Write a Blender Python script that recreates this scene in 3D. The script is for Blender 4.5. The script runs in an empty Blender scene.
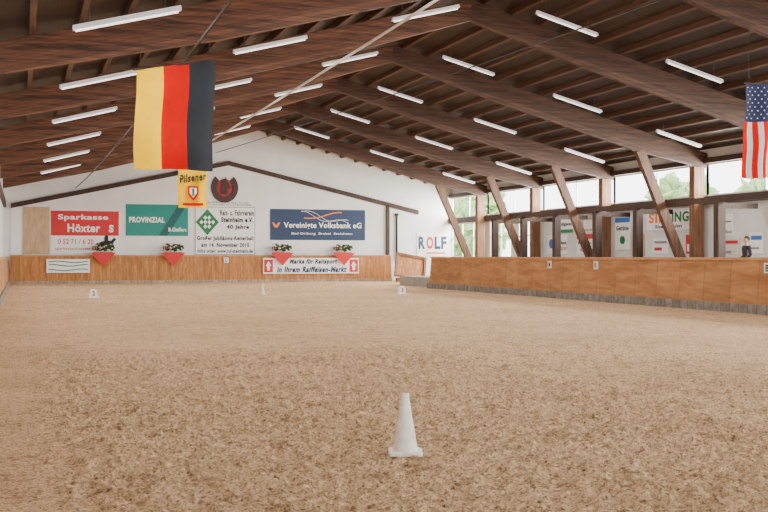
import bpy, math, random
from mathutils import Vector, noise
random.seed(7)
COL = bpy.context.scene.collection

# ---------------------------------------------------------------- materials
def new_mat(name):
    m = bpy.data.materials.new(name); m.use_nodes = True
    nt = m.node_tree
    return m, nt, nt.nodes["Principled BSDF"]

def plain(name, col, rough=0.6, var=0.12, scale=6.0, emit=0.0, metal=0.0, trans=0.0):
    m, nt, b = new_mat(name)
    tc = nt.nodes.new("ShaderNodeTexCoord"); n = nt.nodes.new("ShaderNodeTexNoise")
    n.inputs["Scale"].default_value = scale; n.inputs["Detail"].default_value = 4
    nt.links.new(tc.outputs["Object"], n.inputs["Vector"])
    r = nt.nodes.new("ShaderNodeValToRGB")
    r.color_ramp.elements[0].position = 0.3; r.color_ramp.elements[1].position = 0.7
    r.color_ramp.elements[0].color = (*[c * (1 - var) for c in col], 1)
    r.color_ramp.elements[1].color = (*[min(1, c * (1 + var)) for c in col], 1)
    nt.links.new(n.outputs["Fac"], r.inputs["Fac"])
    nt.links.new(r.outputs["Color"], b.inputs["Base Color"])
    b.inputs["Roughness"].default_value = rough; b.inputs["Metallic"].default_value = metal
    if emit:
        b.inputs["Emission Color"].default_value = (*col, 1); b.inputs["Emission Strength"].default_value = emit
    return m

def wood(name, c1, c2, stretch=(1, 12, 12), plank_axis=None, plank_w=0.14, rough=0.65, seam=0.35, scale=1.5, pv=(0.82, 1.1), sw=0.07, laminate=0.0):
    m, nt, b = new_mat(name); L = nt.links
    tc = nt.nodes.new("ShaderNodeTexCoord"); mp = nt.nodes.new("ShaderNodeMapping")
    mp.inputs["Scale"].default_value = stretch
    L.new(tc.outputs["Object"], mp.inputs["Vector"])
    n = nt.nodes.new("ShaderNodeTexNoise"); n.inputs["Scale"].default_value = scale
    n.inputs["Detail"].default_value = 7; n.inputs["Distortion"].default_value = 0.6; n.inputs["Roughness"].default_value = 0.62
    L.new(mp.outputs["Vector"], n.inputs["Vector"])
    r = nt.nodes.new("ShaderNodeValToRGB")
    r.color_ramp.elements[0].position = 0.36; r.color_ramp.elements[1].position = 0.66
    r.color_ramp.elements[0].color = (*c1, 1); r.color_ramp.elements[1].color = (*c2, 1)
    L.new(n.outputs["Fac"], r.inputs["Fac"])
    out = r.outputs["Color"]
    if plank_axis is not None or laminate:
        s = nt.nodes.new("ShaderNodeSeparateXYZ"); L.new(tc.outputs["Object"], s.inputs[0])
        d = nt.nodes.new("ShaderNodeMath"); d.operation = 'DIVIDE'; d.inputs[1].default_value = plank_w
        if laminate:   # glue lines following the slope of the beam
            mm = nt.nodes.new("ShaderNodeMath"); mm.operation = 'MULTIPLY_ADD'; mm.inputs[1].default_value = laminate
            L.new(s.outputs[0], mm.inputs[0]); L.new(s.outputs[2], mm.inputs[2]); L.new(mm.outputs[0], d.inputs[0])
        else: L.new(s.outputs[plank_axis], d.inputs[0])
        f = nt.nodes.new("ShaderNodeMath"); f.operation = 'FLOOR'; L.new(d.outputs[0], f.inputs[0])
        w = nt.nodes.new("ShaderNodeTexWhiteNoise"); w.noise_dimensions = '1D'; L.new(f.outputs[0], w.inputs["W"])
        mr = nt.nodes.new("ShaderNodeMapRange"); mr.inputs["To Min"].default_value = pv[0]; mr.inputs["To Max"].default_value = pv[1]
        L.new(w.outputs["Value"], mr.inputs["Value"])
        fr = nt.nodes.new("ShaderNodeMath"); fr.operation = 'FRACT'; L.new(d.outputs[0], fr.inputs[0])
        gt = nt.nodes.new("ShaderNodeMath"); gt.operation = 'GREATER_THAN'; gt.inputs[1].default_value = sw
        L.new(fr.outputs[0], gt.inputs[0])
        mr2 = nt.nodes.new("ShaderNodeMapRange"); mr2.inputs["To Min"].default_value = seam; mr2.inputs["To Max"].default_value = 1.0
        L.new(gt.outputs[0], mr2.inputs["Value"])
        mu = nt.nodes.new("ShaderNodeMath"); mu.operation = 'MULTIPLY'
        L.new(mr.outputs[0], mu.inputs[0]); L.new(mr2.outputs[0], mu.inputs[1])
        vm = nt.nodes.new("ShaderNodeVectorMath"); vm.operation = 'SCALE'
        L.new(out, vm.inputs[0]); L.new(mu.outputs[0], vm.inputs["Scale"])
        out = vm.outputs[0]
    L.new(out, b.inputs["Base Color"])
    b.inputs["Roughness"].default_value = rough
    return m

M = {}
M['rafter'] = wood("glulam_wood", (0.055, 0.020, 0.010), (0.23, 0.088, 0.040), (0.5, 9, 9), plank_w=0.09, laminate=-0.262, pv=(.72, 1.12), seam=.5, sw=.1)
M['rafterR'] = wood("glulam_wood_shaded", (0.034, 0.013, 0.007), (0.135, 0.053, 0.027), (0.5, 9, 9), plank_w=0.09, laminate=0.262, pv=(.72, 1.12), seam=.5, sw=.1)  # right slope's shade put into the colour: darker copy of the glulam wood
M['darkwood'] = wood("dark_stained_wood", (0.022, 0.010, 0.006), (0.075, 0.034, 0.02), (10, 10, 0.6))
M['post'] = wood("post_wood", (0.10, 0.042, 0.018), (0.28, 0.13, 0.056), (10, 10, 0.6))
M['strut'] = wood("strut_wood", (0.05, 0.021, 0.010), (0.165, 0.072, 0.033), (10, 10, 0.6))
M['purlin'] = wood("purlin_wood", (0.040, 0.017, 0.010), (0.125, 0.052, 0.027), (14, 0.6, 14))
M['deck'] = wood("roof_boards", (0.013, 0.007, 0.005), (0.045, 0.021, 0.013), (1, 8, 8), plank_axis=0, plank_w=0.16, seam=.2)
M['barrier'] = wood("barrier_planks", (0.36, 0.135, 0.030), (0.58, 0.26, 0.08), (6, 6, 1), plank_axis=0, plank_w=0.22, seam=0.55)
M['barrierR'] = wood("barrier_planks_side", (0.33, 0.13, 0.036), (0.55, 0.26, 0.092), (5, 0.5, 3), plank_axis=1, plank_w=1.25, seam=0.7, pv=(.90, 1.04), sw=0.03)
M['rail'] = wood("rail_wood", (0.42, 0.21, 0.085), (0.62, 0.36, 0.17), (2, 2, 8))
M['lightwood'] = wood("pale_board", (0.46, 0.30, 0.17), (0.62, 0.44, 0.27), (4, 4, 1))
M['gate'] = wood("gate_wood", (0.24, 0.11, 0.04), (0.42, 0.22, 0.09), (3, 3, 3))
M['gateframe'] = wood("gate_frame_wood", (0.16, 0.07, 0.028), (0.30, 0.14, 0.06), (3, 3, 3))
M['wallwhite'] = plain("white_render", (0.82, 0.82, 0.81), 0.9, 0.05, 0.7)
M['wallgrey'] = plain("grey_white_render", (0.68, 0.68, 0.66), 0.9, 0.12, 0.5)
M['white'] = plain("white_vinyl", (0.88, 0.88, 0.88), 0.5, 0.02)
M['offwhite'] = plain("dusty_plastic", (0.64, 0.60, 0.53), 0.5, 0.16, 14)
M['frame'] = plain("window_frame_paint", (0.7, 0.7, 0.68), 0.5, 0.05)
M['metalwhite'] = plain("lamp_housing_white", (0.85, 0.85, 0.86), 0.4, 0.03, emit=0.2)
M['tube'] = plain("lamp_tube_glow", (1.0, 0.98, 0.95), 0.3, 0.0, emit=1.5)
M['steel'] = plain("steel", (0.1, 0.1, 0.1), 0.6, 0.1)
M['cablelight'] = plain("light_pipe", (0.60, 0.56, 0.52), 0.5, 0.05)
M['cabledark'] = plain("dark_cable", (0.03, 0.022, 0.02), 0.7, 0.1)
M['red'] = plain("red_vinyl", (0.58, 0.008, 0.013), 0.5, 0.05)
M['darkred'] = plain("dark_red_paint", (0.28, 0.006, 0.008), 0.5, 0.05)
M['maroon'] = plain("maroon_paint", (0.045, 0.006, 0.006), 0.5, 0.1)
M['teal'] = plain("teal_vinyl", (0.0, 0.23, 0.20), 0.5, 0.05)
M['tealdark'] = plain("dark_teal_vinyl", (0.0, 0.09, 0.09), 0.5, 0.05)
M['green'] = plain("green_print", (0.004, 0.18, 0.05), 0.5, 0.05)
M['blue'] = plain("navy_vinyl", (0.005, 0.028, 0.09), 0.5, 0.05)
M['bluelight'] = plain("blue_print", (0.03, 0.14, 0.45), 0.5, 0.05)
M['orange'] = plain("orange_print", (0.85, 0.20, 0.02), 0.5, 0.05)
M['black'] = plain("black_print", (0.006, 0.006, 0.008), 0.6, 0.1)
M['grey'] = plain("grey_print", (0.22, 0.22, 0.23), 0.6, 0.1)
M['mat'] = wood("grey_rubber_matting", (0.15, 0.13, 0.115), (0.30, 0.27, 0.24), (4, 4, 4), plank_axis=1, plank_w=0.4, seam=.5)
M['matx'] = wood("dusty_matting", (0.30, 0.23, 0.17), (0.46, 0.37, 0.28), (4, 4, 4), plank_axis=0, plank_w=0.4)
M['yellowflag'] = plain("yellow_cloth", (0.98, 0.58, 0.0), 0.95, 0.03)
M['redflag'] = plain("red_cloth", (0.55, 0.005, 0.004), 0.95, 0.04)
for k_ in ('yellowflag', 'redflag'): M[k_].node_tree.nodes["Principled BSDF"].inputs["Specular IOR Level"].default_value = 0.0
M['blackflag'] = plain("black_cloth", (0.009, 0.013, 0.022), 0.8, 0.1)
M['whiteflag'] = plain("white_cloth", (0.55, 0.55, 0.55), 0.8, 0.04)
M['blueflag'] = plain("blue_cloth", (0.006, 0.012, 0.06), 0.8, 0.06)
M['leaf'] = plain("leaf_green", (0.035, 0.08, 0.02), 0.8, 0.5, 30)
M['tree'] = plain("tree_foliage", (0.34, 0.47, 0.22), 0.8, 0.3, 3)
M['bark'] = plain("bark", (0.20, 0.15, 0.11), 0.9, 0.3, 12)
M['grass'] = plain("grass", (0.34, 0.45, 0.22), 0.9, 0.3, 2)
M['flowerwhite'] = plain("flower_white", (0.85, 0.75, 0.72), 0.7, 0.1)
M['flowerred'] = plain("flower_pink", (0.70, 0.25, 0.28), 0.7, 0.1)
M['concrete'] = plain("concrete", (0.38, 0.35, 0.32), 0.9, 0.15, 3)
M['skin'] = plain("skin", (0.62, 0.38, 0.27), 0.5, 0.05)
M['jacket'] = plain("dark_jacket_cloth", (0.02, 0.022, 0.03), 0.85, 0.2, 20)
M['trousers'] = plain("grey_trouser_cloth", (0.10, 0.10, 0.12), 0.85, 0.2, 20)
M['hair'] = plain("brown_hair", (0.06, 0.035, 0.02), 0.7, 0.3, 30)

def sand_mat():
    m, nt, b = new_mat("arena_sand"); L = nt.links
    tc = nt.nodes.new("ShaderNodeTexCoord")
    def nz(scale, det=6, rough=0.6, dist=0.0):
        n = nt.nodes.new("ShaderNodeTexNoise"); n.inputs["Scale"].default_value = scale
        n.inputs["Detail"].default_value = det; n.inputs["Roughness"].default_value = rough; n.inputs["Distortion"].default_value = dist
        L.new(tc.outputs["Object"], n.inputs["Vector"]); return n
    a = nz(0.30, 4); f = nz(32, 9, 0.80, 0.4); g = nz(9, 9, 0.85); h = nz(2.2, 8, 0.85)
    def ramp(c1, c2, p0, p1, src):
        r = nt.nodes.new("ShaderNodeValToRGB")
        r.color_ramp.elements[0].color = (*c1, 1); r.color_ramp.elements[1].color = (*c2, 1)
        r.color_ramp.elements[0].position = p0; r.color_ramp.elements[1].position = p1
        L.new(src, r.inputs["Fac"]); return r
    r1 = ramp((0.05, 0.022, 0.009), (0.90, 0.595, 0.345), 0.37, 0.53, f.outputs["Fac"])
    r2 = ramp((0.90, 0.88, 0.86), (1.05, 1.05, 1.05), 0.35, 0.65, a.outputs["Fac"])
    r3 = ramp((0.45, 0.39, 0.33), (1.08, 1.08, 1.08), 0.38, 0.48, g.outputs["Fac"])
    r4 = ramp((0.62, 0.57, 0.52), (1.06, 1.06, 1.06), 0.38, 0.48, h.outputs["Fac"])
    def mul(x, y):
        v = nt.nodes.new("ShaderNodeVectorMath"); v.operation = 'MULTIPLY'
        L.new(x, v.inputs[0]); L.new(y, v.inputs[1]); return v.outputs[0]
    L.new(mul(mul(mul(r1.outputs[0], r2.outputs[0]), r3.outputs[0]), r4.outputs[0]), b.inputs["Base Color"])
    b.inputs["Roughness"].default_value = 0.95
    b.inputs["Specular IOR Level"].default_value = 0.1
    add = nt.nodes.new("ShaderNodeMath"); add.operation = 'ADD'
    L.new(f.outputs["Fac"], add.inputs[0]); L.new(g.outputs["Fac"], add.inputs[1])
    bp = nt.nodes.new("ShaderNodeBump"); bp.inputs["Strength"].default_value = 1.0; bp.inputs["Distance"].default_value = 0.05
    L.new(add.outputs[0], bp.inputs["Height"]); L.new(bp.outputs[0], b.inputs["Normal"])
    return m
M['sand'] = sand_mat()

# ---------------------------------------------------------------- mesh builder
class MB:
    def __init__(s): s.v = []; s.f = []; s.m = []
    def add(s, vs, fs, mi=0):
        o = len(s.v); s.v += [tuple(v) for v in vs]; s.f += [tuple(i + o for i in f) for f in fs]; s.m += [mi] * len(fs); return s
    def box(s, x0, x1, y0, y1, z0, z1, mi=0):
        vs = [(x0, y0, z0), (x1, y0, z0), (x1, y1, z0), (x0, y1, z0), (x0, y0, z1), (x1, y0, z1), (x1, y1, z1), (x0, y1, z1)]
        return s.add(vs, [(3, 2, 1, 0), (4, 5, 6, 7), (0, 1, 5, 4), (1, 2, 6, 5), (2, 3, 7, 6), (3, 0, 4, 7)], mi)
    def beam(s, p0, p1, w, h, up=(0, 0, 1), mi=0):
        p0 = Vector(p0); p1 = Vector(p1); d = (p1 - p0).normalized(); side = d.cross(Vector(up)).normalized(); u = side.cross(d)
        a = side * (w / 2); b = u * (h / 2)
        vs = [p0 - a - b, p0 + a - b, p0 + a + b, p0 - a + b, p1 - a - b, p1 + a - b, p1 + a + b, p1 - a + b]
        return s.add(vs, [(0, 1, 2, 3), (7, 6, 5, 4), (4, 5, 1, 0), (5, 6, 2, 1), (6, 7, 3, 2), (7, 4, 0, 3)], mi)
    def extr(s, poly, y0, y1, mi=0):
        n = len(poly); vs = [(x, y0, z) for x, z in poly] + [(x, y1, z) for x, z in poly]
        fs = [tuple(range(n)), tuple(range(2 * n - 1, n - 1, -1))] + [(i, i + n, (i + 1) % n + n, (i + 1) % n) for i in range(n)]
        return s.add(vs, fs, mi)
    def tube(s, pts, r, seg=8, mi=0, caps=True):
        pts = [Vector(p) for p in pts]; vs = []; n = len(pts)
        for i, p in enumerate(pts):
            d = (pts[min(i + 1, n - 1)] - pts[max(i - 1, 0)]).normalized()
            ref = Vector((0, 0, 1)) if abs(d.z) < 0.9 else Vector((1, 0, 0))
            a = d.cross(ref).normalized(); b = a.cross(d)
            rr = r[i] if isinstance(r, (list, tuple)) else r
            for k in range(seg):
                t = 2 * math.pi * k / seg
                vs.append(p + a * math.cos(t) * rr + b * math.sin(t) * rr)
        fs = []
        for i in range(n - 1):
            for k in range(seg):
                k2 = (k + 1) % seg
                fs.append((i * seg + k, (i + 1) * seg + k, (i + 1) * seg + k2, i * seg + k2))
        if caps:
            fs.append(tuple(range(seg))); fs.append(tuple(range(n * seg - 1, (n - 1) * seg - 1, -1)))
        return s.add(vs, fs, mi)
    def blob(s, c, r, seed=0, amp=0.25, seg=12, rings=8, freq=2.0, mi=0):
        rx, ry, rz = r if isinstance(r, (tuple, list)) else (r, r, r); vs = []
        for i in range(rings + 1):
            th = math.pi * i / rings
            for k in range(seg):
                ph = 2 * math.pi * k / seg
                n = Vector((math.sin(th) * math.cos(ph), math.sin(th) * math.sin(ph), math.cos(th)))
                q = 1 + amp * noise.noise(n * freq + Vector((seed * 3.1, seed * 1.7, 0)))
                vs.append((c[0] + n.x * rx * q, c[1] + n.y * ry * q, c[2] + n.z * rz * q))
        fs = []
        for i in range(rings):
            for k in range(seg):
                k2 = (k + 1) % seg
                fs.append((i * seg + k, (i + 1) * seg + k, (i + 1) * seg + k2, i * seg + k2))
        return s.add(vs, fs, mi)

def mk(name, mb, mats, parent=None, smooth=False, label=None, origin=None):
    if not isinstance(mats, (list, tuple)): mats = [mats]
    xs = [v[0] for v in mb.v]; ys = [v[1] for v in mb.v]; zs = [v[2] for v in mb.v]
    o = Vector(origin) if origin is not None else Vector(((min(xs) + max(xs)) / 2, (min(ys) + max(ys)) / 2, min(zs)))
    me = bpy.data.meshes.new(name)
    me.from_pydata([(v[0] - o.x, v[1] - o.y, v[2] - o.z) for v in mb.v], [], mb.f)
    for m in mats: me.materials.append(M[m])
    for p, i in zip(me.polygons, mb.m): p.material_index = i; p.use_smooth = smooth
    me.update()
    ob = bpy.data.objects.new(name, me); COL.objects.link(ob)
    if parent is not None:
        ob.parent = parent; ob.location = o - wloc(parent)
    else: ob.location = o
    if label: ob["label"] = label
    return ob
def wloc(o):
    l = Vector(o.location)
    while o.parent is not None: o = o.parent; l += Vector(o.location)
    return l
def empty(name, loc):
    e = bpy.data.objects.new(name, None); e.location = loc; e.empty_display_size = 0.2; COL.objects.link(e); return e
def top(o, label, cat, group=None):
    o["label"] = label; o["category"] = cat
    if group: o["group"] = group
    return o
def struct(o): o["kind"] = "structure"; return o
def dup(o, delta):
    kids = list(o.children)
    c = o.copy(); COL.objects.link(c); c.location = Vector(o.location) + Vector(delta)
    for k in kids:
        kc = k.copy(); COL.objects.link(kc); kc.parent = c
        for g in k.children:
            gc = g.copy(); COL.objects.link(gc); gc.parent = kc
    return c

# ---------------------------------------------------------------- lettering
_tc = {}
def text_geo(s, bold=0.0):
    if (s, bold) in _tc: return _tc[(s, bold)]
    cu = bpy.data.curves.new("txt", 'FONT'); cu.body = s; cu.offset = bold; cu.resolution_u = 3; cu.space_character = 1.0 + bold * 2.5
    ob = bpy.data.objects.new("txt", cu); COL.objects.link(ob)
    dg = bpy.context.evaluated_depsgraph_get(); dg.update()
    me = bpy.data.meshes.new_from_object(ob.evaluated_get(dg))
    vs = [(v.co.x, v.co.y) for v in me.vertices]; fs = [tuple(p.vertices) for p in me.polygons]
    bpy.data.objects.remove(ob); bpy.data.curves.remove(cu); bpy.data.meshes.remove(me)
    _tc[(s, bold)] = (vs, fs); return vs, fs

class Board:
    """flat sign in plane; u right, v up, d distance toward viewer"""
    def __init__(s, kind, pos, u0, u1, v0, v1):
        s.kind = kind; s.pos = pos; s.u0, s.u1, s.v0, s.v1 = u0, u1, v0, v1
    def pt(s, u, v, d):
        return (u, s.pos - d, v) if s.kind == 'far' else (s.pos - d, -u, v)
    def uv(s, a, b): return s.u0 + (s.u1 - s.u0) * a, s.v0 + (s.v1 - s.v0) * b
    def rect(s, mb, a0, b0, a1, b1, d=0.03, mi=0, thick=None):
        return s.poly(mb, [(a0, b0), (a1, b0), (a1, b1), (a0, b1)], d, mi, thick)
    def poly(s, mb, pts, d=0.03, mi=0, thick=None):
        q = [s.uv(*p) for p in pts]; n = len(q)
        th = d * 0.5 if thick is None else thick
        vs = [s.pt(u, v, d) for u, v in q] + [s.pt(u, v, d - th) for u, v in q]
        fs = [tuple(range(n)), tuple(range(2 * n - 1, n - 1, -1))] + [(i, i + n, (i + 1) % n + n, (i + 1) % n) for i in range(n)]
        mb.add(vs, fs, mi)
    def text(s, mb, t, a0, b0, a1, b1, d=0.036, mi=0, bold=0.0, slant=0.0, italic=0.0):
        vs, fs = text_geo(t, bold)
        if italic: vs = [(x + italic * y, y) for x, y in vs]
        x0 = min(v[0] for v in vs); x1 = max(v[0] for v in vs); y0 = min(v[1] for v in vs); y1 = max(v[1] for v in vs)
        out = []
        for x, y in vs:
            k = (x - x0) / (x1 - x0)
            u, v = s.uv(a0 + k * (a1 - a0), b0 + slant * k + (y - y0) / (y1 - y0) * (b1 - b0))
            out.append(s.pt(u, v, d))
        mb.add(out, fs, mi)
    def ribbon(s, mb, pts, w, d=0.035, mi=0):
        n = len(pts); vs = []
        for a, b in pts:
            for dd in (d, d - .002):
                for ww in (-w, w): vs.append(s.pt(*s.uv(a, b + ww), dd))
        fs = []
        for i in range(n - 1):
            o, q = i * 4, i * 4 + 4
            fs += [(o, q, q + 1, o + 1), (o + 3, q + 3, q + 2, o + 2), (o + 1, q + 1, q + 3, o + 3), (o + 2, q + 2, q, o)]
        mb.add(vs, fs, mi)

# ---------------------------------------------------------------- dimensions
XC, SL = 13.0, 0.262
def ZL(x): return 9.0 - SL * abs(x - XC)
XL, XR, YF, YN = -1.0, 26.75, 65.0, -9.0
BAR_X = 19.2

# ---------------------------------------------------------------- floor
def axis(parts):
    out = [parts[0][0]]
    for a, b, st in parts:
        n = max(1, round((b - a) / st)); out += [a + (b - a) * (i + 1) / n for i in range(n)]
    return out
xs = axis([(XL - 0.1, 0, 0.4), (0, 6.5, 0.024), (6.5, 12, 0.08), (12, XR + 0.1, 0.6)])
ys = axis([(YN, 5, 1.0), (5, 12, 0.024), (12, 20, 0.06), (20, 32, 0.3), (32, YF + 0.1, 1.2)])
mb = MB(); nx = len(xs)
for y in ys:
    for x in xs:
        h = 0.0
        if 0 < x < 12 and 4 < y < 20:
            n3 = noise.noise(Vector((x * 20, y * 20, 7))); n4 = noise.noise(Vector((x * 34, y * 34, 2)))
            h = 0.02 * noise.noise(Vector((x * 2.3, y * 2.3, 0))) + 0.028 * noise.noise(Vector((x * 8, y * 8, 3))) + 0.06 * max(0, n3 - .05) + .018 * n4
            fade = min(1, (12 - x) / 3, x / 0.5, (20 - y) / 4, (y - 4)); h *= max(0, fade)
        else: h = 0.01 * noise.noise(Vector((x * 0.8, y * 0.8, 0)))
        mb.v.append((x, y, h))
for j in range(len(ys) - 1):
    for i in range(nx - 1):
        mb.f.append((j * nx + i, j * nx + i + 1, (j + 1) * nx + i + 1, (j + 1) * nx + i)); mb.m.append(0)
struct(mk("floor", mb, 'sand', smooth=True, origin=(0, 0, 0)))

# ---------------------------------------------------------------- shell
mb = MB(); D = 0.6
mb.extr([(XL - .15, -0.1), (XR + .15, -0.1), (XR + .15, ZL(XR) + D), (XC, ZL(XC) + D), (XL - .15, ZL(XL) + D)], YF, YF + 0.25)
struct(mk("wall_back", mb, 'wallwhite'))
mb = MB(); mb.box(XL - .25, XL, YN, YF, -0.1, ZL(XL) + D)
struct(mk("wall_left", mb, 'wallwhite'))
mb = MB()
OPEN = [(28.4, 33.2), (45.1, 46.2), (52.6, 55.0), (56.0, 58.9), (59.8, YF)]
mb.box(XR, XR + .2, YN, YF, -0.1, 1.5)
prev = YN
for a, b in OPEN:
    mb.box(XR, XR + .2, prev, a, 1.5, 3.75); prev = b
mb.box(XR, XR + .2, YN, YF, 5.45, ZL(XR) + D)
struct(mk("wall_right", mb, 'wallgrey'))
mb = MB()
mb.extr([(XL - .9, ZL(XL - .9) + D), (XC, ZL(XC) + D), (XC, ZL(XC) + D + .15), (XL - .9, ZL(XL - .9) + D + .15)], YN, YF + 1)
mb.extr([(XC, ZL(XC) + D), (XR + .9, ZL(XR + .9) + D), (XR + .9, ZL(XR + .9) + D + .15), (XC, ZL(XC) + D + .15)], YN, YF + 1)
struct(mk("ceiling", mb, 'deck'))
mb = MB(); mb.box(XR - .22, XR, YN, YF, 3.72, 4.05)
struct(mk("trim_1", mb, 'darkwood'))
mb = MB(); mb.box(XR - .22, XR, YN, YF, 5.4, 5.62)
struct(mk("trim_2", mb, 'darkwood'))
mb = MB(); mb.box(XL, XL + .14, YN, YF - .02, 4.4, 4.75)
struct(mk("trim_5", mb, 'darkwood'))
k = 1
bays = [(30.1 + 7.3 * i) for i in range(-5, 6)]
for i in range(len(bays) - 1):
    a, b = bays[i], min(bays[i + 1], YF)
    if b <= a: continue
    mb = MB()
    mb.box(XR + .02, XR + .1, a, b, 4.05, 4.13); mb.box(XR + .02, XR + .1, a, b, 5.34, 5.42)
    for t in range(3):
        y = a + (b - a) * t / 2; mb.box(XR + .02, XR + .1, y - .035, y + .035, 4.05, 5.42)
    struct(mk("window_%d" % k, mb, 'frame')); k += 1
for a, b in OPEN:
    mb = MB(); n = max(1, round((b - a) / 1.6))
    for t in range(n + 1):
        y = a + (b - a) * t / n; mb.box(XR + .02, XR + .1, y - .04, y + .04, 1.5, 3.75)
    mb.box(XR + .02, XR + .1, a, b, 1.5, 1.58); mb.box(XR + .02, XR + .1, a, b, 3.67, 3.75); mb.box(XR + .02, XR + .1, a, b, 2.7, 2.76)
    struct(mk("window_%d" % k, mb, 'frame')); k += 1
mb = MB()
mb.extr([(-0.6, 4.35), (12, 7.15), (12, 7.42), (-0.6, 4.62)], YF - .16, YF)
mb.extr([(12, 7.15), (24.4, 4.3), (24.4, 4.57), (12, 7.42)], YF - .16, YF)
mb.box(22.2, 22.4, YF - .16, YF, 1.2, 4.85)
struct(mk("trim_3", mb, 'darkwood'))

# ---------------------------------------------------------------- timber frames
FR = [8.2 + 7.3 * i for i in range(8)]
def frame(y):
    e = empty("timber_roof_frame", (XC, y, 0))
    W = 0.10
    def zt(x): return ZL(x) + 0.42
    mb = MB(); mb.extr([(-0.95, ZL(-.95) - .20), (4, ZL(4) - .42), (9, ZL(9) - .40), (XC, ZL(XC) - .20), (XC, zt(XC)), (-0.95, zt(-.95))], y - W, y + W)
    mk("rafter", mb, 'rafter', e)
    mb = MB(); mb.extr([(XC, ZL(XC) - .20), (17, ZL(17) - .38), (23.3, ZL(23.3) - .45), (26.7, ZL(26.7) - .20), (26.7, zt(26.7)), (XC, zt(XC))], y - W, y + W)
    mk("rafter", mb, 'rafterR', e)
    mb = MB(); mb.beam((26.05, y, 0.3), (23.55, y, ZL(23.55) - .38), 0.24, 0.38, (0, 0, 1))
    mk("strut", mb, 'strut', e)
    mb = MB(); mb.box(26.04, 26.52, y - .18, y + .18, 0, ZL(26.3) - .25)
    mk("post", mb, 'post', e)
    return top(e, "brown glued-timber roof frame with slanted strut and post", "roof beam", "timber roof frames")
f0 = frame(FR[0])
for y in FR[1:]: dup(f0, (0, y - FR[0], 0))

def purlin(x):
    z = ZL(x) + 0.42; s = -SL if x > XC else SL
    mb = MB(); w = .06
    mb.extr([(x - w, z - w * s), (x + w, z + w * s), (x + w, z + w * s + .175), (x - w, z - w * s + .175)], YN, YF)
    return top(mk("purlin", mb, 'purlin'), "long dark-brown timber purlin under the roof boards", "beam", "roof purlins")
for x in [0.2 + .95 * i for i in range(13)] + [13.45 + .95 * i for i in range(14)]: purlin(x)

# ---------------------------------------------------------------- lamps
def lamp(x, y):
    L2 = 1.0; s = (SL if x < XC else -SL)
    def q(t, dz=0): return (x + t, y, ZL(x) + s * t + dz)
    e = empty("fluorescent_lamp", (x, y, ZL(x)))
    mb = MB(); mb.beam(q(-L2), q(L2), 0.13, 0.05); mb.beam(q(-L2, .045), q(L2, .045), 0.08, 0.05)
    mk("housing", mb, 'metalwhite', e)
    mb = MB(); mb.tube([q(-L2 + .05, -.045), q(L2 - .05, -.045)], 0.02, 8)
    mk("lamp_tube", mb, 'tube', e)
    for t in (-.7, .7):
        mb = MB(); mb.beam(q(t, .06), q(t, .40), 0.01, 0.01, (0, 1, 0)); mk("hanger", mb, 'steel', e)
    l = bpy.data.lights.new("lamp_light", 'AREA'); l.shape = 'RECTANGLE'; l.size = 1.9; l.size_y = .12; l.energy = 125; l.color = (1, .96, .90)
    lo = bpy.data.objects.new("lamp_light", l); lo.parent = e; lo.location = (0, 0, -.08); lo.rotation_euler = (0, -math.atan(s), 0); COL.objects.link(lo)
    return top(e, "white fluorescent strip lamp hanging along the roof slope", "lamp", "fluorescent ceiling lamps")
for x in (1.9, 6.3, 10.75, 15.2, 19.6, 24.0):
    l0 = lamp(x, 13.4)
    for i in (-2, -1, 1, 2, 3, 4, 5, 6): dup(l0, (0, 7.3 * i, 0))  # negative offsets: unseen lamps added to light the near end of the hall

# ---------------------------------------------------------------- pipe and cables
def cable(name, p0, p1, r, mat, label, sag=0.3, cat="cable"):
    p0 = Vector(p0); p1 = Vector(p1)
    pts = [p0.lerp(p1, t / 16) - Vector((0, 0, sag * 4 * (t / 16) * (1 - t / 16))) for t in range(17)]
    mb = MB(); mb.tube(pts, r, 6); return top(mk(name, mb, mat), label, cat)
cable("ceiling_pipe", (8.25, 12, 7.05), (8.25, YF, 6.95), 0.035, 'cablelight', "thin pale pipe running the length of the hall", 0.1, "pipe")
cable("ceiling_cable", (3.4, 8.2, 6.2), (3.0, YF, 5.6), 0.028, 'cabledark', "dark cable sagging under the roof beams", 0.35)
cable("ceiling_cable", (15.6, 8, 7.9), (11.2, YF, 7.9), 0.02, 'cabledark', "thin wire strung below the ridge", 0.2)

# ---------------------------------------------------------------- barriers
def barrier_far():
    e = empty("arena_barrier", (11, YF - .3, 0))
    x0, x1 = -.66, 22.4
    mb = MB(); mb.add([(x0, YF - .55, 0), (x1, YF - .55, 0), (x1, YF - .4, 0), (x0, YF - .4, 0), (x0, YF - .40, 1.6), (x1, YF - .40, 1.6), (x1, YF - .34, 1.6), (x0, YF - .34, 1.6)],
                      [(3, 2, 1, 0), (4, 5, 6, 7), (0, 1, 5, 4), (1, 2, 6, 5), (2, 3, 7, 6), (3, 0, 4, 7)])
    mk("panel", mb, 'barrier', e)
    mb = MB(); mb.box(x0, x1, YF - .44, YF - .3, 1.58, 1.66); mk("top_rail", mb, 'rail', e)
    mb = MB(); mb.box(x0, x1, YF - .66, YF - .54, -.02, 0.16); mk("kick_strip", mb, 'matx', e)
    top(e, "orange-brown plank kickboard along the end wall", "barrier")
barrier_far()
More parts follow.
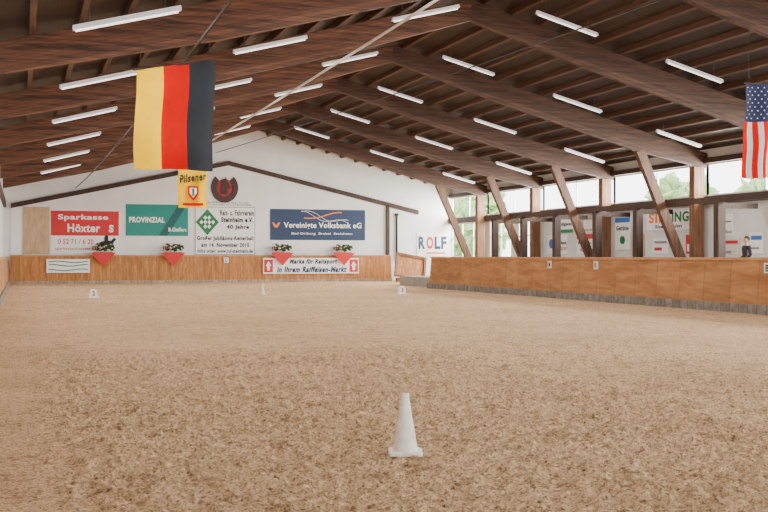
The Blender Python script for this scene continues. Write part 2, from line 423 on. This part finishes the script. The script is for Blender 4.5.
def barrier_side(xb, sgn, y0, y1, label, ks=.12):
    e = empty("arena_barrier", (xb, (y0 + y1) / 2, 0))
    a, b, c = xb, xb + sgn * .12, xb + sgn * .22
    mb = MB(); mb.add([(a, y0, 0), (a + sgn * .1, y0, 0), (c, y0, 1.5), (b, y0, 1.5), (a, y1, 0), (a + sgn * .1, y1, 0), (c, y1, 1.5), (b, y1, 1.5)],
                      [(0, 1, 2, 3), (7, 6, 5, 4), (0, 3, 7, 4), (1, 5, 6, 2), (3, 2, 6, 7), (0, 4, 5, 1)])
    mk("panel", mb, 'barrierR', e)
    mb = MB(); x0, x1 = sorted((xb + sgn * .08, xb + sgn * .28)); mb.box(x0, x1, y0, y1, 1.48, 1.56); mk("top_rail", mb, 'rail', e)
    mb = MB(); x0, x1 = sorted((xb - sgn * ks, xb + sgn * .0)); mb.box(x0, x1, y0, y1, -.02, 0.26)
    mk("kick_strip", mb, 'mat', e)
    top(e, label, "barrier"); return e
barrier_side(BAR_X, 1, -8, 49.6, "plywood kickboard with grey rubber strip beside the spectator area")
barrier_side(-0.68, -1, -8, YF - .7, "wooden kickboard with narrow grey strip along the long wall", .03)

mb = MB(); mb.box(19.75, XR, YN, 55.5, -.05, 0.5)
struct(mk("trim_4", mb, 'concrete'))

# ---------------------------------------------------------------- far wall banners
FW = YF - .005
def board(name, u0, u1, v0, v1, mats, label, kind='far', pos=None, cat="banner"):
    B = Board(kind, FW if pos is None else pos, u0, u1, v0, v1)
    mb = MB(); B.rect(mb, 0, 0, 1, 1, 0.03, 0, 0.03)
    o = mk(name, mb, mats); top(o, label, cat); return B, o

B, o = board("advertising_banner", 1.6, 5.45, 1.75, 4.24, 'white', "red and white savings bank advertising banner")
mb = MB(); B.rect(mb, 0, .42, 1, 1, .034, 0, .003); mk("colour_field", mb, 'red', o)
mb = MB(); B.text(mb, "Sparkasse", .10, .76, .84, .92, .038, bold=.03); B.text(mb, "Höxter", .24, .50, .72, .70, .038, bold=.03)
mk("lettering", mb, 'white', o)
mb = MB(); B.text(mb, "S", .85, .50, .92, .68, .038, bold=.05); mk("logo_letter", mb, 'white', o)
mb = MB(); B.text(mb, "0 52 71 / 6 20", .10, .22, .62, .34, .036, bold=.02); B.text(mb, "sparkasse-hoexter.de", .06, .06, .66, .15, .036, bold=.01)
mk("red_lettering", mb, 'red', o)
mb = MB(); B.poly(mb, [(.70, .06), (.74, .06), (.77, .18), (.85, .18), (.88, .06), (.92, .06), (.91, .24), (.96, .34), (.93, .38), (.88, .30), (.84, .31), (.84, .42), (.80, .44), (.78, .38), (.78, .30), (.70, .26)], .036, 0, .004); mk("rider_silhouette", mb, 'black', o)
B, o = board("advertising_banner", 5.85, 9.53, 2.81, 4.69, 'teal', "teal insurance advertising banner with diagonal stripe")
mb = MB(); B.poly(mb, [(.52, 0), (.66, 0), (.98, 1), (.84, 1)], .034, 0, .003); mk("diagonal_stripe", mb, 'tealdark', o)
mb = MB(); B.text(mb, "PROVINZIAL", .05, .42, .62, .60, .038, bold=.04); B.text(mb, "B.Gieffers", .68, .14, .97, .27, .038, bold=.03)
mk("lettering", mb, 'white', o)
B, o = board("club_banner", 9.95, 13.64, 1.68, 4.6, 'white', "white riding club jubilee banner with green checkered diamond")
mb = MB()
for r_ in ((0, 0, 1, .012), (0, .988, 1, 1), (0, .012, .01, .988), (.99, .012, 1, .988)): B.rect(mb, *r_, .034, 0, .003)
mk("border", mb, 'grey', o)
mb = MB()
c0 = (.20, .68)
for i in range(6):
    for j in range(6):
        if (i + j) % 2 == 0 or i == 0 or j == 0 or i == 5 or j == 5:
            u, v = (i - 3), (j - 3); s = .032; t = .046
            def R(a, b): return (c0[0] + (a - b) * s, c0[1] + (a + b) * t)
            B.poly(mb, [R(u, v), R(u + 1, v), R(u + 1, v + 1), R(u, v + 1)], .036, 0, .004)
mk("emblem", mb, 'green', o)
mb = MB(); B.text(mb, "Reit- u. Fahrverein", .41, .82, .98, .94, .036, bold=.03); B.text(mb, "Steinheim e.V.", .43, .68, .97, .79, .036, bold=.05)
B.text(mb, "40 Jahre", .52, .52, .90, .63, .036, bold=.05)
B.text(mb, "Großer Jubiläums-Reiterball", .03, .28, .97, .39, .036, bold=.045); B.text(mb, "am 14. November 2015", .10, .16, .90, .25, .036, bold=.045)
B.text(mb, "Infos unter: www.ruf-steinheim.de", .04, .04, .96, .12, .036, bold=.03)
mk("lettering", mb, 'black', o)
B, o = board("advertising_banner", 14.59, 20.78, 2.6, 4.53, 'blue', "navy cooperative bank advertising banner with orange swoosh")
mb = MB()
for k in range(2):
    B.ribbon(mb, [(.32 + .05 * t, .92 - .035 * t - .05 * k + .09 * math.sin(t * .8 + k)) for t in range(11)], .006, .036, 0)
mk("white_swoosh", mb, 'white', o)
mb = MB(); B.ribbon(mb, [(.35 + .05 * t, .72 + .02 * t - .05 * math.sin(t * .7)) for t in range(9)], .018, .038, 0); mk("orange_swoosh", mb, 'orange', o)
mb = MB(); B.poly(mb, [(.045, .40), (.075, .40), (.105, .56), (.085, .56), (.06, .47), (.040, .56), (.02, .56)], .038, 0, .004); mk("orange_logo", mb, 'orange', o)
mb = MB(); B.text(mb, "Vereinigte Volksbank eG", .14, .34, .96, .58, .044, bold=.02); B.text(mb, "Bad Driburg  Brakel  Steinheim", .22, .16, .86, .25, .044, bold=.01)
mk("lettering", mb, 'white', o)
B, o = board("notice_board", 0.05, 1.52, 1.7, 4.45, 'lightwood', "plain pale wooden board on the end wall", cat="board")
B, o = board("wall_panel", -0.62, -0.05, 1.7, 4.45, 'white', "narrow white panel on the end wall", cat="board")
B, o = board("sign_board", 24.3, 26.5, 1.6, 3.1, 'white', "white sign with dark blue and red name lettering", cat="sign")
mb = MB(); B.text(mb, "R", .05, .3, .27, .85, bold=.05); B.text(mb, "LF", .56, .3, .95, .85, bold=.05); mk("lettering", mb, 'blue', o)
mb = MB(); B.text(mb, "O", .30, .3, .53, .85, bold=.05); mk("red_lettering", mb, 'red', o)
mb = MB(); B.rect(mb, .30, .1, .92, .16, .036); mk("red_bar", mb, 'red', o)
cx, cz = 11.75, 5.78
e = empty("horseshoe_emblem", (cx, YF - .05, cz - .8))
mb = MB(); out = []; inn = []
for k in range(21):
    t = math.radians(-228 + 276 * k / 20); out.append((cx + .84 * math.cos(t), cz + .92 * math.sin(t))); inn.append((cx + .50 * math.cos(t), cz + .56 * math.sin(t)))
vs = []
for (a, b), (c, d) in zip(inn, out): vs += [(a, YF - .08, b), (c, YF - .08, d), (c, YF - .02, d), (a, YF - .02, b)]
fs = [(3, 2, 1, 0), (80, 81, 82, 83)]
for k in range(20):
    o_ = k * 4
    for j in range(4): fs.append((o_ + j, o_ + (j + 1) % 4, o_ + 4 + (j + 1) % 4, o_ + 4 + j))
mb.add(vs, fs); mk("horseshoe", mb, 'maroon', e)
mb = MB(); mb.extr([(cx + .49 * math.cos(2 * math.pi * k / 28), cz + .55 * math.sin(2 * math.pi * k / 28)) for k in range(28)], YF - .05, YF - .01)
mk("backing_disc", mb, 'darkred', e)
hh = [(-.3, -.45), (.22, -.5), (.2, -.1), (.12, .08), (.3, -.05), (.4, -.12), (.46, 0), (.3, .2), (.14, .38), (.1, .60), (.02, .46), (-.14, .40), (-.28, .1), (-.34, -.2)]
mb = MB(); mb.extr([(cx + a * .75, cz + b * 1.0 + .08) for a, b in hh], YF - .11, YF - .06)
mk("horse_head", mb, 'maroon', e)
top(e, "dark horseshoe emblem with horse head and red centre", "emblem")
B = Board('far', FW, 9.2, 13.4, 4.70, 4.92)
mb = MB(); B.text(mb, "REITERVEREIN JUBILÄUM", .18, .55, .96, .98, .01, bold=.02); B.text(mb, "GUTEN RITT WÜNSCHT STEINHEIM", .08, .0, 1.0, .42, .01, bold=.02)
top(mk("wall_lettering", mb, 'black'), "two lines of small dark lettering under the emblem", "lettering")
PB = YF - .57
B, o = board("advertising_banner", 1.33, 3.75, .62, 1.42, 'white', "white banner with green stripes on the end kickboard", pos=PB)
mb = MB()
for k, (a, b) in enumerate([(.05, .8), (.05, .55), (.05, .22)]): B.ribbon(mb, [(a + t * .09, b + .06 * math.sin(t * .7 + k)) for t in range(11)], .035, .036)
mk("green_stripes", mb, 'green', o)
B, o = board("advertising_banner", 14.02, 20.18, .50, 1.48, 'white', "white and red riding shop banner on the end kickboard", pos=PB)
for a in (.01, .90):
    mb = MB(); B.rect(mb, a, .1, a + .09, .9, .036, 0, .004); mk("red_field", mb, 'red', o)
    mb = MB(); B.poly(mb, [(a + .045, .8), (a + .015, .5), (a + .03, .5), (a + .03, .22), (a + .06, .22), (a + .06, .5), (a + .075, .5)][::-1], .040, 0, .003); mk("logo_shape", mb, 'white', o)
mb = MB(); B.text(mb, "Marke für Reitsport", .27, .54, .77, .94, .036, bold=.055, italic=.25); B.text(mb, "in Ihrem Raiffeisen-Markt", .14, .08, .87, .46, .036, bold=.055, italic=.25); mk("lettering", mb, 'blue', o)
def plaque(kind, pos, u, v, s, ch):
    B, o = board("letter_plaque", u - s / 2, u + s / 2, v, v + s, 'white', "small white plaque with a black arena letter", kind, pos, "sign"); o["group"] = "arena letter plaques"
    mb = MB(); B.text(mb, ch, .25, .15, .75, .85, bold=.03); mk("lettering", mb, 'black', o)
plaque('far', PB, 11.75, 1.2, .3, "C")
for y, ch in ((24.2, "B"), (33.4, "R"), (36.9, "M"), (13, "P")): plaque('right', BAR_X + .09, -y, 1.13, .28, ch)

mb = MB(); mb.tube([(22.9, YF - .1, 1.3), (22.9, YF - .1, 4.3)], .07, 8); mb.box(22.8, 23.0, YF - .18, YF - .01, 4.2, 4.35)
top(mk("drain_pipe", mb, 'black', smooth=False), "black drain pipe on the white end wall", "pipe")

def planter(x):
    y = YF - .5; e = empty("flower_planter", (x, y, 1.66))
    mb = MB(); mb.box(x - .5, x + .5, y - .14, y + .16, 1.67, 1.80); mb.box(x - .53, x + .53, y - .17, y + .19, 1.78, 1.84); mk("trough", mb, 'gate', e)
    yd = y - .26
    mb = MB(); mb.add([(x - .72, yd, 1.80), (x + .72, yd, 1.80), (x, yd, 1.0), (x - .72, yd - .02, 1.80), (x + .72, yd - .02, 1.80), (x, yd - .02, 1.0)],
                      [(0, 1, 2), (5, 4, 3), (0, 2, 5, 3), (1, 4, 5, 2), (0, 3, 4, 1)])
    mk("drape", mb, 'red', e)
    r = random.Random(3); mb = MB()
    for k in range(22): mb.blob((x + r.uniform(-.62, .62), y + r.uniform(.0, .14), 2.04 + r.uniform(-.05, .18)), r.uniform(.08, .14), k, 1.1, 8, 6, 3)
    mk("foliage", mb, 'leaf', e)
    mb = MB()
    for k in range(26): mb.blob((x + r.uniform(-.66, .66), y - .10 + r.uniform(-.06, .1), 2.12 + r.uniform(-.14, .22)), .038, k, .5, 6, 4, 3, mi=k % 2)
    mk("flowers", mb, ['flowerwhite', 'flowerred'], e)
    return top(e, "flower trough with red triangular drape on the kickboard", "planter", "flower planters")
p0 = planter(4.5)
for x in (8.55, 15.2, 19.15): dup(p0, (x - 4.5, 0, 0))

# ---------------------------------------------------------------- leaning wooden gate
gx0, gy0 = 21.8, 62.0
e = empty("wooden_gate", (gx0 + 1, gy0 + .5, 0))
def gp(u, v, d=0): return (gx0 + u * .95 + .24 * v, gy0 + .45 * v + u * .05 - d * .9, 0.42 + v * .93 - u * .17 + d * .3)
mb = MB()
for a, b in (((0, -.05), (0, 1.5)), ((2.0, -.05), (2.0, 1.5)), ((0, 0), (2.0, 0)), ((0, 1.45), (2.0, 1.45))): mb.beam(gp(*a), gp(*b), .15, .14, (0, 1, 0))
mk("gate_frame", mb, 'gateframe', e)
mb = MB()
for k in range(9): mb.beam(gp(.12 + k * .22, .05, -.06), gp(.12 + k * .22, 1.4, -.06), .20, .03, (0, 1, 0))
mk("gate_boards", mb, 'barrier', e)
mb = MB(); mb.box(gx0 + .1, gx0 + 1.9, gy0 - .05, gy0 + .3, 0, .25); mk("foot_beam", mb, 'gateframe', e)
top(e, "framed wooden gate panel leaning tilted beside the end wall", "gate")

# ---------------------------------------------------------------- cones
def big_cone(x, y, label="dusty white plastic cone standing on the sand", hs=1.0):
    e = empty("traffic_cone", (x, y, 0)); z = 0.01
    mb = MB(); s = .135; vs = []; a0 = math.radians(-18)
    def rr(px, py): return (x + px * math.cos(a0) - py * math.sin(a0), y + px * math.sin(a0) + py * math.cos(a0))
    ring = []
    for cxx, cyy, st in ((s - .03, s - .03, 0), (-s + .03, s - .03, 90), (-s + .03, -s + .03, 180), (s - .03, -s + .03, 270)):
        for k in range(4):
            t = math.radians(st + 30 * k); ring.append((cxx + .03 * math.cos(t), cyy + .03 * math.sin(t)))
    N = len(ring)
    for zz, sc in ((z, 1), (z + .022, 1), (z + .03, .96)):
        vs += [(*rr(p[0] * sc, p[1] * sc), zz) for p in ring]
    fs = [tuple(range(N - 1, -1, -1)), tuple(range(2 * N, 3 * N))]
    for l in range(2):
        for k in range(N): fs.append((l * N + k, l * N + (k + 1) % N, (l + 1) * N + (k + 1) % N, (l + 1) * N + k))
    mb.add(vs, fs); mk("base", mb, 'offwhite', e)
    mb = MB(); prof = [(.105, .028), (.100, .04), (.098, .05), (.092, .08), (.086, .12), (.074, .19), (.062, .26), (.050, .33), (.040, .40), (.032, .455), (.029, .482), (.023, .487), (.016, .480), (.012, .40)]
    seg = 40; vs = []
    for r_, h in prof:
        for k in range(seg):
            t = 2 * math.pi * k / seg; vs.append((x + r_ * math.cos(t), y + r_ * math.sin(t), z + h * hs))
    fs = [(i * seg + k, i * seg + (k + 1) % seg, (i + 1) * seg + (k + 1) % seg, (i + 1) * seg + k) for i in range(len(prof) - 1) for k in range(seg)]
    mb.add(vs, fs); mk("cone_body", mb, 'offwhite', e, smooth=True)
    return top(e, label, "cone")
big_cone(2.92, 8.07)
big_cone(9.25, 42.6, "small plain white cone far down the arena")

def marker(x, y, ch):
    e = empty("marker_block", (x, y, 0)); z = .0
    mb = MB(); mb.extr([(x - .16, z + .03), (x + .16, z + .03), (x + .10, z + .32), (x - .10, z + .32)], y - .1, y + .1)
    mk("block_body", mb, 'white', e)
    mb = MB(); mb.box(x - .2, x + .2, y - .14, y + .14, z, z + .03); mk("base", mb, 'white', e)
    B = Board('far', y - .1, x - .1, x + .1, z + .06, z + .28); mb = MB(); B.text(mb, ch, .25, .1, .75, .9, .008, bold=.02); mk("lettering", mb, 'black', e)
    top(e, "small white marker block with a black number on the sand", "marker", "number marker blocks")
marker(2.60, 42.3, "2")
marker(15.1, 42.2, "3")

# ---------------------------------------------------------------- flags
def cloth(xa, w, ztop, h, y, colfn, nx, nz, seed, tilt=0.0):
    mb = MB()
    def pt(i, j, off=0):
        u = i / nx; v = j / nz
        dy = .10 * math.sin(u * 11 + seed + v * 1.2) * (0.25 + v) + .10 * noise.noise(Vector((u * 3, v * 3, seed)))
        return (xa + u * w + .03 * math.sin(v * 5 + seed), y + dy - off, ztop + tilt * u * (1 - v) - v * h - .02 * math.sin(u * 9) * v)
    mb.v = [pt(i, j) for j in range(nz + 1) for i in range(nx + 1)]
    for j in range(nz):
        for i in range(nx):
            mb.f.append((j * (nx + 1) + i, (j + 1) * (nx + 1) + i, (j + 1) * (nx + 1) + i + 1, j * (nx + 1) + i + 1)); mb.m.append(colfn(i, j))
    return mb, pt
def flag_hang(name, x0, w, ztop, h, y, colfn, mats, nx, nz, seed, label, extra=None, hang=None, tilt=0.0):
    e = empty(name, (x0 + w / 2, y, ztop - h))
    mb, pt = cloth(x0, w, ztop, h, y, colfn, nx, nz, seed, tilt)
    if extra: extra(mb, pt)
    mk("cloth", mb, mats, e, smooth=True)
    mb = MB(); mb.tube([(x0 - .06, y, ztop), (x0 + w + .06, y, ztop + tilt)], .018, 8); mk("pole", mb, 'cabledark', e)
    for xx, zz in ((x0 + .1, ztop), (x0 + w - .1, ztop + tilt)):
        mb = MB(); mb.tube([(xx, y, zz), (xx, y, hang)], .006, 5); mk("cord", mb, 'cabledark', e)
    return top(e, label, "flag")
flag_hang("flag", 2.22, 1.62, 5.44, 2.04, 22.5, lambda i, j: 0 if i < 10 else (1 if i < 20 else 2), ['yellowflag', 'redflag', 'blackflag'], 30, 22, 1.0,
          "yellow, red and black tricolour flag hanging vertically from a beam", hang=6.1, tilt=.30)
bf = flag_hang("brewery_flag", 8.1, 1.6, 6.36, 2.1, 59.0, lambda i, j: 0, ['yellowflag'], 16, 12, 2.2, "yellow brewery flag with red emblem hanging from a beam", hang=7.3)
B = Board('far', 58.82, 8.1, 9.7, 4.26, 6.36)
mb = MB(); B.text(mb, "Pilsener", .05, .62, .95, .84, .03, bold=.04, slant=.10); mk("lettering", mb, 'black', bf)
mb = MB(); B.poly(mb, [(.32, .56), (.68, .56), (.68, .36), (.60, .25), (.5, .18), (.40, .25), (.32, .36)][::-1], .03, 0, .01); mk("shield", mb, 'redflag', bf)
mb = MB(); B.poly(mb, [(.38, .51), (.62, .51), (.62, .38), (.5, .26), (.38, .38)][::-1], .036, 0, .005); mk("shield_field", mb, 'white', bf)
mb = MB(); B.rect(mb, .46, .30, .54, .50, .040, 0, .004); mk("shield_cross", mb, 'green', bf)
mb = MB(); B.rect(mb, .15, .05, .85, .12, .03, 0, .01); mk("red_bar", mb, 'redflag', bf)
NXU, NZU = 26, 40
def us(i, j):
    if i < 14 and j < 16: return 2
    return 0 if (i // 2) % 2 == 0 else 1
def stars(mb, pt):
    for r_ in range(9):
        cnt = 6 if r_ % 2 == 0 else 5
        for c in range(cnt):
            v = (r_ + 1) / 10 * 16; u = ((c * 2 + 1) if cnt == 6 else (c * 2 + 2)) / 12 * 14
            vs = [pt(u, v, .012)]
            for k in range(10):
                rad = .42 if k % 2 == 0 else .17; t = math.pi * k / 5
                vs.append(pt(u + rad * math.sin(t), v - rad * 1.1 * math.cos(t), .012))
            mb.add(vs, [(0, 1 + (k + 1) % 10, 1 + k) for k in range(10)], 1)
flag_hang("flag", 17.25, 1.6, 5.95, 2.38, 22.5, us, ['redflag', 'whiteflag', 'blueflag'], NXU, NZU, 0.3,
          "striped red and white flag with blue starred canton hanging vertically", stars, hang=7.45)

# ---------------------------------------------------------------- right side banners
def side_banner(y0, y1, v0, v1, base, label, items):
    B, o = board("advertising_banner", -y1, -y0, v0, v1, base, label, 'right', XR - .005)
    for kind, mat, args in items:
        mb = MB()
        if kind == 't': B.text(mb, *args, .036, bold=.04); mk("lettering", mb, mat, o)
        elif kind == 'r': B.rect(mb, *args, .034, 0, .003); mk("colour_field", mb, mat, o)
        elif kind == 'c':
            a, b, ra, rb = args; B.poly(mb, [(a + ra * math.cos(t * math.pi / 10), b + rb * math.sin(t * math.pi / 10)) for t in range(20)], .035, 0, .004); mk("logo_disc", mb, mat, o)
side_banner(38.4, 41.8, 2.75, 3.65, 'white', "white banner with orange and green company lettering", [('t', 'orange', ("SIE", .05, .35, .42, .85)), ('t', 'green', ("RING", .45, .35, .95, .85)), ('t', 'black', ("Steinheim", .2, .08, .8, .25))])
side_banner(46.6, 48.2, 1.7, 2.7, 'white', "white banner with red and black lettering", [('r', 'red', (0, .75, 1, 1)), ('t', 'black', ("Reitsport", .08, .45, .92, .62)), ('t', 'red', ("Höxter", .2, .12, .8, .3))])
side_banner(46.5, 47.7, 2.85, 3.5, 'lightwood', "small wooden notice board with white sheet", [('r', 'white', (.15, .15, .85, .85))])
side_banner(49.2, 51.4, 1.7, 2.7, 'white', "white banner with blue disc", [('c', 'bluelight', (.2, .55, .12, .25)), ('t', 'black', ("Autohaus", .4, .5, .95, .7)), ('t', 'red', ("Tel. 5233", .4, .2, .95, .38))])
side_banner(48.6, 50.3, 2.8, 3.5, 'white', "white banner with green stripe", [('r', 'green', (0, 0, 1, .25)), ('t', 'blue', ("Voltigieren", .1, .45, .9, .8))])
side_banner(43.2, 44.5, 1.9, 3.4, 'white', "white banner with blue and green print", [('r', 'bluelight', (.0, .85, 1, 1)), ('t', 'blue', ("Getränke", .08, .6, .92, .75)), ('c', 'green', (.5, .3, .18, .13))])
side_banner(42.0, 43.0, 1.6, 2.6, 'lightwood', "tan poster with red heading", [('r', 'red', (.1, .7, .9, .9)), ('r', 'white', (.1, .1, .9, .6))])
side_banner(35.6, 36.8, 2.4, 3.3, 'white', "white banner with red initial and grey print", [('t', 'red', ("M", .1, .5, .40, .85)), ('t', 'grey', ("Metallbau", .08, .12, .92, .28)), ('r', 'grey', (.5, .6, .9, .68))])
side_banner(35.2, 36.5, 1.6, 2.3, 'offwhite', "small dusty poster with red heading", [('r', 'red', (.1, .7, .9, .88)), ('r', 'grey', (.1, .15, .6, .3))])
side_banner(33.8, 34.6, 1.7, 2.5, 'white', "small white poster with blue heading", [('r', 'bluelight', (.1, .65, .9, .85)), ('r', 'grey', (.1, .2, .7, .3))])
side_banner(40.1, 41.3, 1.7, 2.4, 'white', "small white poster with dark text lines", [('r', 'grey', (.1, .65, .9, .8)), ('r', 'red', (.1, .2, .6, .4))])
side_banner(38.0, 38.8, 1.7, 2.5, 'red', "small red poster with white field", [('r', 'white', (.12, .12, .88, .5))])

def inner_post(y):
    mb = MB(); mb.box(24.66, 24.98, y - .15, y + .15, .5, 3.62); mb.box(24.56, 25.08, y - .22, y + .22, .5, .56); mb.box(24.98, 26.5, y - .08, y + .08, 3.40, 3.60)
    return top(mk("support_post", mb, 'darkwood'), "dark brown square post with short beam behind the kickboard", "post", "inner support posts")
for y in (27.8, 33.9, 39.5, 42.9, 46.8, 50.4, 54.0): inner_post(y)
mb = MB(); mb.box(24.72, 24.93, 24.0, 55.0, 3.62, 3.84)
top(mk("header_beam", mb, 'darkwood'), "dark brown horizontal beam resting on the inner posts", "beam")

# ---------------------------------------------------------------- person
def skin_obj(name, verts, edges, radii, mat, parent, sub=1):
    me = bpy.data.meshes.new(name); me.from_pydata(verts, edges, []); me.update()
    ob = bpy.data.objects.new(name, me); COL.objects.link(ob)
    md = ob.modifiers.new("skin", 'SKIN'); me.materials.append(M[mat])
    for i, r_ in enumerate(radii): me.skin_vertices[0].data[i].radius = (r_, r_) if not isinstance(r_, tuple) else r_
    me.skin_vertices[0].data[0].use_root = True
    sb = ob.modifiers.new("sub", 'SUBSURF'); sb.levels = sub; sb.render_levels = sub
    md.use_smooth_shade = True
    if parent: ob.parent = parent
    return ob
def person(x, y, z, rot, jm, label):
    V = [(0, 0, .95), (0, 0, 1.15), (0, 0, 1.35), (0, 0, 1.47), (0, .01, 1.54), (0, .02, 1.60), (0, .02, 1.67), (0, .01, 1.73)]
    Rr = [.13, .12, .14, .07, .055, .075, .09, .06]; E = [(0, 1), (1, 2), (2, 3), (3, 4), (4, 5), (5, 6), (6, 7)]
    V.append((0, .125, 1.635)); Rr.append(.014); E.append((6, 8))
    for s in (-1, 1):
        V.append((s * .088, .015, 1.65)); Rr.append(.016); E.append((6, len(V) - 1))
        b = len(V); V += [(s * .09, 0, .88), (s * .10, .01, .50), (s * .10, -.02, .09), (s * .11, .14, .04)]; Rr += [.085, .06, .04, .035]
        E += [(0, b), (b, b + 1), (b + 1, b + 2), (b + 2, b + 3)]
        b = len(V); V += [(s * .18, 0, 1.41), (s * .23, -.03, 1.13), (s * .17, .17, .98), (s * .15, .24, .97)]; Rr += [.055, .042, .028, .03]
        E += [(2, b), (b, b + 1), (b + 1, b + 2), (b + 2, b + 3)]
        h = b + 3
        for k, ln in enumerate((.07, .08, .075, .06)):
            c = len(V); ox = (k - 1.5) * .02
            V += [(s * .15 + ox, .24 + ln * .6, .965), (s * .15 + ox, .24 + ln, .94)]; Rr += [.009, .008]; E += [(h, c), (c, c + 1)]
        c = len(V); V += [(s * .115, .24, .965), (s * .10, .275, .96)]; Rr += [.010, .009]; E += [(h, c), (c, c + 1)]
    e = skin_obj("person", V, E, Rr, 'skin', None, 2)
    e.location = (x, y, z); e.rotation_euler = (0, 0, math.radians(rot))
    top(e, label, "person")
    jv = [(0, 0, .92), (0, 0, 1.15), (0, 0, 1.36), (0, 0, 1.46)]; jr = [.155, .145, .165, .09]; je = [(0, 1), (1, 2), (2, 3)]
    for s in (-1, 1):
        b = len(jv); jv += [(s * .18, 0, 1.41), (s * .23, -.03, 1.13), (s * .18, .15, .99)]; jr += [.072, .058, .042]; je += [(2, b), (b, b + 1), (b + 1, b + 2)]
    skin_obj("jacket", jv, je, jr, jm, e, 2)
    tv = [(0, 0, .93)]; tr = [.14]; te = []
    for s in (-1, 1):
        b = len(tv); tv += [(s * .09, 0, .85), (s * .10, .01, .50), (s * .10, -.02, .12)]; tr += [.098, .075, .06]; te += [(0, b), (b, b + 1), (b + 1, b + 2)]
    skin_obj("trousers", tv, te, tr, 'trousers', e, 2)
    mb = MB(); mb.blob((0, -.02, 1.70), (.098, .105, .095), 1, .15, 14, 10); h = mk("hair", mb, 'hair', None, True, origin=(0, 0, 0)); h.parent = e
    for s in (-1, 1):
        mb = MB(); mb.blob((s * .033, .10, 1.662), .011, 0, 0, 8, 6); h = mk("eye", mb, 'black', None, True, origin=(0, 0, 0)); h.parent = e
    mb = MB(); mb.blob((0, .098, 1.60), (.024, .012, .006), 0, 0, 8, 6); h = mk("mouth", mb, 'red', None, True, origin=(0, 0, 0)); h.parent = e
person(23.5, 30.6, 0.5, 80, 'jacket', "person in dark jacket and grey trousers standing behind the kickboard")

# ---------------------------------------------------------------- outside
mb = MB(); mb.box(XR + .2, 120, -40, 160, -.4, -.2); struct(mk("ground", mb, 'grass'))
def tree(x, y, h, seed):
    e = empty("tree", (x, y, -.2)); r = random.Random(seed)
    mb = MB(); mb.tube([(x, y, -.2), (x + .1, y, h * .3), (x, y + .1, h * .6)], [.3, .22, .12], 10); mk("trunk", mb, 'bark', e)
    mb = MB()
    for k in range(22): mb.blob((x + r.uniform(-2, 2), y + r.uniform(-2.5, 2.5), h * r.uniform(.35, .95)), r.uniform(.7, 1.5), k + seed, 1.0, 16, 12, 4)
    mk("foliage", mb, 'tree', e); top(e, "leafy green tree standing outside the hall", "tree", "trees outside")
for i, (x, y, h) in enumerate([(44, 100, 8), (36, 84, 5.5), (41, 50, 6.8), (43, 46, 5.5), (48, 70, 6.5)]): tree(x, y, h, i)

# ---------------------------------------------------------------- light
w = bpy.data.worlds.new("sky"); bpy.context.scene.world = w; w.use_nodes = True
bg = w.node_tree.nodes["Background"]; bg.inputs[0].default_value = (0.97, 0.985, 1.0, 1); bg.inputs[1].default_value = 6.5
def area(name, loc, rot, sx, sy, energy, col=(1, 1, 1)):
    l = bpy.data.lights.new(name, 'AREA'); l.shape = 'RECTANGLE'; l.size = sx; l.size_y = sy; l.energy = energy; l.color = col
    o = bpy.data.objects.new(name, l); o.location = loc; o.rotation_euler = rot; COL.objects.link(o); return o
area("window_light", (XR + 1.5, 30, 5.0), (0, math.radians(80), 0), 3, 70, 30000, (1, .97, .92))

cam = bpy.data.cameras.new("camera"); cam.lens = 50; cam.sensor_width = 36; cam.clip_end = 500
co = bpy.data.objects.new("camera", cam); co.location = (0, 0, 1.6); co.rotation_euler = (math.radians(90), 0, math.radians(-18.75))
COL.objects.link(co); bpy.context.scene.camera = co
